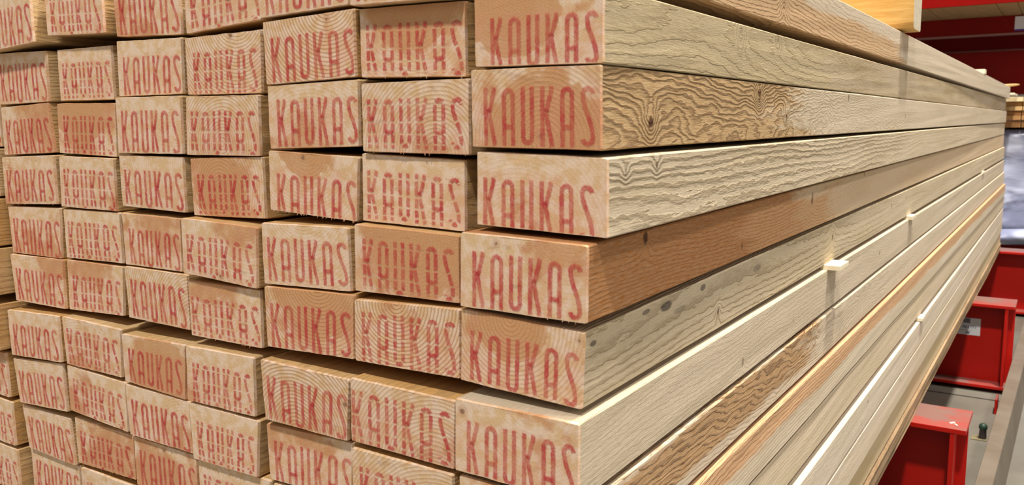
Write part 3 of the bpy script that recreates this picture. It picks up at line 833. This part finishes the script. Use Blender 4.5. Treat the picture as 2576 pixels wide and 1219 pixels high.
o = mesh('bearer_beam', V, Fc, [bb, be], fm=fm)
tag(o, 'rough orange-yellow crosswise beam with pale sawn end lying on top of the stack', 'beam')

# ------------------------------------------------------------------ red steel
def red_mat(name, c1=(178, 22, 12), rough=.42, spec=.28, top_sheen=.35):
    n = NT(name)
    tc = n.t.nodes.new('ShaderNodeTexCoord')
    g = n.t.nodes.new('ShaderNodeNewGeometry')
    a = n.noise(tc.outputs['Object'], 9, 3.0, .6)
    b = n.noise(tc.outputs['Object'], 160, 2.0, .6)
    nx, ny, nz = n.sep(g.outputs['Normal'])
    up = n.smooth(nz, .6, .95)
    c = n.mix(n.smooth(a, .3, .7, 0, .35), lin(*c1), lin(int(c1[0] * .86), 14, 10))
    # grazing reflection on the upward flange faces, painted in as a dusty grey-pink
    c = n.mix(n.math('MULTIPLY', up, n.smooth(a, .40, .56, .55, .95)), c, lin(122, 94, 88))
    return n.bsdf(c, rough, spec, n.bump(b, .15, .0006))


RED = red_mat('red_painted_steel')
LABEL = NT('white_paper_label').bsdf(lin(212, 214, 220), .5, .3)
PRINT = NT('dark_blue_print').bsdf(lin(52, 52, 92), .6, .2)
SMUDGE = NT('grey_worn_print').bsdf(lin(112, 112, 122), .6, .2)
VIOLET = NT('violet_print_bar').bsdf(lin(74, 58, 140), .6, .2)


def i_beam(yc, x0, x1, label, group='red floor beams under the stack'):
    t = empty('steel_beam', ((x0 + x1) / 2, yc, -.965))
    ox, oz = (x0 + x1) / 2, -.965
    f = .0107
    def part(nm, *b, bev=.0015):
        bm = bmesh.new()
        box_bm(bm, b[0] - ox, b[1] - ox, b[2] - yc, b[3] - yc, b[4] - oz, b[5] - oz)
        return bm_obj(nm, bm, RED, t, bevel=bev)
    part('top_flange', x0, x1, yc - .0725, yc + .0725, -.665 - f, -.665)
    part('bottom_flange', x0, x1, yc - .0725, yc + .0725, -.965, -.965 + f)
    part('web', x0, x1 - .001, yc - .004, yc + .004, -.965 + f, -.665 - f, bev=0)
    for s in (-1, 1):
        y = sorted((yc + s * .004, yc + s * .070))
        part('stiffener_plate', x1 - .030, x1 - .021, y[0], y[1], -.965 + f, -.665 - f, bev=0)
    tag(t, label, 'steel beam', group)
    return t


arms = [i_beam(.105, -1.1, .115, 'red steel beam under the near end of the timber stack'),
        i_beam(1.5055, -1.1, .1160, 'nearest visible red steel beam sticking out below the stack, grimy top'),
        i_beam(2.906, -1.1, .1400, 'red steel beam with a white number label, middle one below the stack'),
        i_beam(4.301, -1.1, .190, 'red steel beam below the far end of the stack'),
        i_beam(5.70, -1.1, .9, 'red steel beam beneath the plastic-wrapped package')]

t = empty('paper_label', (-.010, 2.9015, -.795))
tag(t, 'white paper label with a printed number on the middle red beam', 'label')
bm = bmesh.new()
box_bm(bm, -.055, .045, -.0006, 0, 0, .062)
bm_obj('label_sheet', bm, LABEL, t)


def text_mesh(name, body, size, loc, mat, parent, sx=1.0):
    cu = bpy.data.curves.new(name, 'FONT')
    cu.body = body
    cu.size = size
    cu.align_x = 'RIGHT'
    cu.extrude = .0002
    ob = bpy.data.objects.new(name, cu)
    COL.objects.link(ob)
    dg = bpy.context.evaluated_depsgraph_get()
    me = bpy.data.meshes.new_from_object(ob.evaluated_get(dg))
    COL.objects.unlink(ob)
    bpy.data.objects.remove(ob)
    for v in me.vertices:
        v.co = Vector((v.co.x * sx + loc[0], loc[1] - v.co.z, v.co.y + loc[2]))
    me.materials.clear()
    return link(name, me, mat, parent)


text_mesh('printed_number', '463771', .0155, (.034, -.0009, .024), PRINT, t, 1.0)
bm = bmesh.new()
box_bm(bm, -.03, .012, -.0009, -.0005, .043, .060)
bm_obj('printed_mark', bm, SMUDGE, t)
bm = bmesh.new()
box_bm(bm, -.03, .020, -.0009, -.0005, .0155, .0165)
box_bm(bm, .000, .012, -.0009, -.0005, .004, .012)
bm_obj('printed_line', bm, SMUDGE, t)

# upper level of the racking behind, seen from below
LIP = NT('worn_dusty_lip').bsdf(lin(150, 104, 92), .6, .2)
RED_RACK = red_mat('dull_red_rack_paint', c1=(118, 18, 14), rough=.6, spec=.1)  # darker copy of the red paint, overhead shade put into its colour
for i, (y, x1) in enumerate(((5.63, 1.3), (7.03, 1.5))):
    t = empty('rack_beam', (0, y, .490))
    bm = bmesh.new()
    box_bm(bm, -2.4, x1, 0, .10, .006, .110)
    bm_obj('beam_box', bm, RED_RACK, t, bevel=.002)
    bm = bmesh.new()
    box_bm(bm, -2.4, x1, -.004, .11, .001, .006)
    bm_obj('lower_lip', bm, LIP, t)
    tag(t, ['red overhead rack beam with a label, upper right, under brown boards', 'second red overhead rack beam, farther back and lower in the picture'][i], 'rack beam', 'overhead rack beams')
t = empty('paper_label', (.02, 5.6285, .505))
tag(t, 'grey-white label with violet lower edge on the overhead red beam', 'label')
bm = bmesh.new()
box_bm(bm, -.087, .11, -.001, 0, 0, .086)
bm_obj('label_sheet', bm, LABEL, t)
bm = bmesh.new()
box_bm(bm, -.087, .11, -.0015, -.001, 0, .010)
bm_obj('violet_bar', bm, VIOLET, t)
bm = bmesh.new()
box_bm(bm, -.022, .06, -.0015, -.001, .036, .074)
bm_obj('printed_mark', bm, SMUDGE, t)

BRD = plain_wood('dim_brown_board', (136, 106, 66), (150, 118, 76), (120, 6, 120), .2)
for xa, xb, lab in ((-1.6, -.80, 'wide brown board overhead hidden mostly behind the crosswise beam'),
                    (-.797, -.473, 'brown board seen from below just right of the crosswise beam end'),
                    (-.470, -.132, 'broad brown overhead board left of the two visible joints, above dark red beam'),
                    (-.129, -.030, 'narrow brown overhead board between the two slanting joints'),
                    (-.027, .40, 'yellowish brown overhead board right of the last joint, at the corner of the photo')):
    bm = bmesh.new()
    box_bm(bm, (xa - xb) / 2, (xb - xa) / 2, 0, 2.9, 0, .045)
    o = bm_obj('overhead_board', bm, BRD, bevel=.002)
    o.location = ((xa + xb) / 2, 4.98, .6005)
    tag(o, lab, 'board', 'boards on the overhead rack')
bm = bmesh.new()
box_bm(bm, -1.6, 1.6, 0, .012, 0, .42)
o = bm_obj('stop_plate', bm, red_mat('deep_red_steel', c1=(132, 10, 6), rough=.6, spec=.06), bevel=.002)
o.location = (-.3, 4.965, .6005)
tag(o, 'bright red steel plate standing along the ends of the overhead boards', 'steel plate')

# tall red rack frame member far behind
bm = bmesh.new()
box_bm(bm, -2.6, 1.6, 0, .18, 0, .45)
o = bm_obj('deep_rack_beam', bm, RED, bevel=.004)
o.location = (-.2, 7.2, .165)
tag(o, 'deep red rack beam far behind the stack, above the small board stack', 'rack beam')
for i, (px_, lab) in enumerate(((-1.5, 'dark red rack post far behind the left part of the stack'), (.75, 'dark red rack post far behind the wrapped package, beyond the right edge'))):
    t = empty('rack_post', (px_, 8.25, -.98))
    for nm, b in (('front_flange', (-.1, .1, -.09, -.078, 0, 3.2)), ('back_flange', (-.1, .1, .078, .09, 0, 3.2)), ('web', (-.005, .005, -.078, .078, 0, 3.2))):
        bm = bmesh.new()
        box_bm(bm, *b)
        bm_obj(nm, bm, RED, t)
    tag(t, lab, 'rack post', 'rack posts')

# ------------------------------------------------------------------ small board stack and wrapped package behind
BD2 = [plain_wood('stored_board_%s' % t, a, b, (120, 6, 120), .3) for t, a, b in
       (('cream', (226, 204, 158), (236, 218, 180)), ('tan', (206, 170, 118), (196, 158, 108)), ('brown', (168, 122, 76), (180, 134, 88)))]
zz = -.072
spec = [(.040, 2), (.026, 2), (.024, 2), (.024, 1), (.024, 1), (.026, 0)]
for k, (h, mi) in enumerate(spec):
    for cc, x0 in enumerate((-.068, .036)):
        bm = bmesh.new()
        box_bm(bm, 0, .1, 0, 2.1, 0, h - .002)
        o = bm_obj('stored_board', bm, BD2[mi], bevel=.001)
        o.location = (x0 + (.004 if (k in (3, 5)) else 0), 4.86 - .015 * (k % 2) + (.02 if k == 4 else 0), zz)
        tag(o, 'board in the small stack on the wrapped package, %s column, %s layer from below' % (('left', 'right')[cc], CRS[k] if k else 'lowest'), 'board', 'boards on the wrapped package')
    zz += h
# a loose split lath on top
bm = bmesh.new()
bmesh.ops.create_uvsphere(bm, u_segments=14, v_segments=8, radius=1)
for v in bm.verts:
    v.co = Vector((v.co.x * .055, v.co.y * .010, v.co.z * .0075))
o = bm_obj('wood_chip', bm, BD2[1], smooth=True)
o.location = (-.030, 4.70, .1475)
o.rotation_euler = (0, -.05, 0)
tag(o, 'thin pointed sliver of wood sticking out behind the far top corner', 'wood chip')
bm = bmesh.new()
box_bm(bm, -.03, .028, 0, .30, 0, .010)
o = bm_obj('split_offcut', bm, LATH, bevel=.002)
o.location = (-.017, 4.53, .0935)
tag(o, 'bright pale offcut at the far end, above the small board stack', 'offcut')

def plastic():
    n = NT('blue_white_plastic_film')
    tc = n.t.nodes.new('ShaderNodeTexCoord')
    v = n.vmath('MULTIPLY', tc.outputs['Object'], (2.0, 2.4, 4.0))
    a = n.noise(v, 1.1, 2.0, .45, 1.2)
    b = n.noise(v, 4.0, 2.0, .5, .6)
    c = n.mix(n.smooth(a, .40, .62), lin(134, 140, 172), lin(196, 202, 226))
    h = n.math('ADD', n.math('MULTIPLY', a, 1.0), n.math('MULTIPLY', b, .12))
    return n.bsdf(c, .30, .5, n.bump(h, .8, .05))


FILM = plastic()
t = empty('wrapped_package', (.3, 5.9, -.665))
bm = bmesh.new()
box_bm(bm, -1.3, .75, -1.0, 1.6, .012, .585)
bmesh.ops.bevel(bm, geom=bm.edges[:], offset=.035, segments=3, profile=.6, affect='EDGES')
bmesh.ops.subdivide_edges(bm, edges=[e for e in bm.edges if e.calc_length() > .2], cuts=26, use_grid_fill=True)
for v in bm.verts:
    nn = noise.fractal(v.co * 3.5 + Vector((3, 8, 1)), .8, 2.0, 4)
    v.co += Vector((0, -1 if v.co.y < 0 else 1, 0)) * nn * .022 if abs(v.co.y + .02) > .6 else Vector((0, 0, nn * .006))
bm_obj('film_cover', bm, FILM, t, smooth=True)
# loose bottom fold of the film, tucked under
V, Fc = [], []
nu, nv = 60, 10
for i in range(nu):
    for j in range(nv):
        u, v = i / (nu - 1), j / (nv - 1)
        x = -1.25 + 1.30 * u
        sag = .085 * (1 - max(0, (u - .86) / .14)) if u > .86 else .085
        z = .035 - v * sag - .01 * math.sin(x * 9)
        y = -1.03 - .05 * math.sin(v * math.pi) + .012 * noise.noise(Vector((x * 9, v * 3, 0)))
        V.append((x, y, z))
for i in range(nu - 1):
    for j in range(nv - 1):
        a = i * nv + j
        Fc.append((a, a + nv, a + nv + 1, a + 1))
fo = mesh('loose_film_fold', V, Fc, FILM, t, smooth=True)
sm = fo.modifiers.new('thickness', 'SOLIDIFY')
sm.thickness = .002
tag(t, 'bluish white plastic-wrapped lumber package behind the far end of the stack', 'wrapped package')

# ------------------------------------------------------------------ floor, guide rail, small things
def concrete():
    n = NT('polished_concrete')
    tc = n.t.nodes.new('ShaderNodeTexCoord')
    a = n.noise(tc.outputs['Object'], 2.2, 4.0, .6)
    b = n.noise(tc.outputs['Object'], 26, 4.0, .65)
    c = n.mix(n.smooth(a, .35, .65), lin(102, 98, 90), lin(116, 113, 105))
    c = n.mix(n.smooth(b, .5, .8, 0, .3), c, lin(98, 92, 78))
    return n.bsdf(c, n.smooth(a, .3, .7, .34, .55), .4, n.bump(b, .1, .002))


CONC = concrete()
o = mesh('floor', [(-7, -7, -.98), (7, -7, -.98), (7, 14, -.98), (-7, 14, -.98)], [(0, 1, 2, 3)], CONC)
tag(o, 'pale grey polished concrete floor', None, kind='structure')
DARK = NT('dark_joint_filler').bsdf(lin(34, 32, 30), .8, .1)
bm = bmesh.new()
box_bm(bm, -3, .116, 2.748, 2.757, -.9815, -.9795)
o = bm_obj('trim_1', bm, DARK)
tag(o, 'thin dark joint across the concrete floor', None, kind='structure')
WALL = NT('hall_wall_panel').bsdf(lin(120, 112, 108), .8, .1)
bm = bmesh.new()
box_bm(bm, -7, 7, 14, 14.1, -.98, 7)
o = bm_obj('wall_back', bm, WALL)
tag(o, 'dim grey hall wall far behind the racks', None, kind='structure')

def rail_mat():
    n = NT('taupe_grey_steel')
    tc = n.t.nodes.new('ShaderNodeTexCoord')
    a = n.noise(tc.outputs['Object'], 7, 4.0, .6)
    return n.bsdf(n.mix(n.smooth(a, .35, .7), lin(104, 92, 80), lin(116, 105, 94)), .5, .4, n.bump(n.noise(tc.outputs['Object'], 120, 2.0), .1, .001))


ya, yb = .6, 4.6
def rx(x_at, y): return x_at + .013 * (y - 1.64)
prf = [(.1250, -.860), (.1590, -.860), (.1600, -.863), (.1700, -.980), (.1180, -.980), (.1240, -.863)]
V, Fc = [], []
for k in range(9):
    y = ya + (yb - ya) * k / 8
    for (x, z) in prf:
        V.append((rx(x, y) + (.002 * (y - 1.64) if x > .15 else 0), y, z))
m = len(prf)
for k in range(8):
    for i in range(m):
        a, b = k * m + i, k * m + (i + 1) % m
        Fc.append((a, b, b + m, a + m))
Fc += [tuple(range(m))[::-1], tuple(8 * m + i for i in range(m))]
o = mesh('guide_rail', V, Fc, rail_mat())
tag(o, 'long taupe-grey guide rail on the floor to the right of the red beams', 'rail')

t = empty('floor_bolt', (.0965, 2.33, -.98))
GREEN = NT('dark_green_cap').bsdf(lin(34, 58, 44), .5, .4)
STEEL = NT('dark_steel').bsdf(lin(70, 62, 60), .45, .5, metal=.5)
bm = bmesh.new()
bmesh.ops.create_cone(bm, cap_ends=True, segments=18, radius1=.011, radius2=.009, depth=.034)
bmesh.ops.translate(bm, verts=bm.verts, vec=(0, 0, .017))
bm_obj('bolt_shank', bm, STEEL, t, smooth=False)
bm = bmesh.new()
bmesh.ops.create_uvsphere(bm, u_segments=18, v_segments=10, radius=.012)
bmesh.ops.translate(bm, verts=bm.verts, vec=(0, 0, .038))
bm_obj('bolt_cap', bm, GREEN, t, smooth=True)
bm = bmesh.new()
box_bm(bm, -.030, .012, -.020, .020, 0, .003)
bm_obj('base_plate', bm, plain_wood('rusty_steel', (132, 122, 96), (112, 100, 78), (60, 60, 60), .2), t, bevel=.0008)
tag(t, 'small dark bolt with green cap standing on the floor beside the guide rail', 'bolt')
bm = bmesh.new()
box_bm(bm, -.004, .004, -.035, .035, 0, .05)
o = bm_obj('marker_peg', bm, RED, bevel=.002)
o.location = (.113, 2.63, -.98)
tag(o, 'tiny red peg on the floor against the left side of the guide rail', 'peg')

# wood chips on the near beam and rail
crnd = random.Random(5)
spots = [(.094, 1.46, -.6645), (.086, 1.47, -.6645), (.144, 1.63, -.8595), (.125, 2.35, -.98), (.121, 1.95, -.8595 if False else -.98)]
lab = ['pale wood chip on the grimy top of the nearest red beam, right one', 'pale wood chip on the grimy top of the nearest red beam, left one',
       'pale wood chip on top of the guide rail']
for s, l_ in zip(spots[:3], lab):
    bm = bmesh.new()
    box_bm(bm, -.005, .005, -.0016, .0016, 0, .0012)
    for v in bm.verts:
        v.co.x += crnd.uniform(-.002, .002)
        v.co.y += crnd.uniform(-.001, .001)
    o = bm_obj('wood_chip', bm, LATH)
    o.location = s
    o.rotation_euler = (0, 0, crnd.uniform(-1, 1))
    tag(o, l_, 'wood chip')
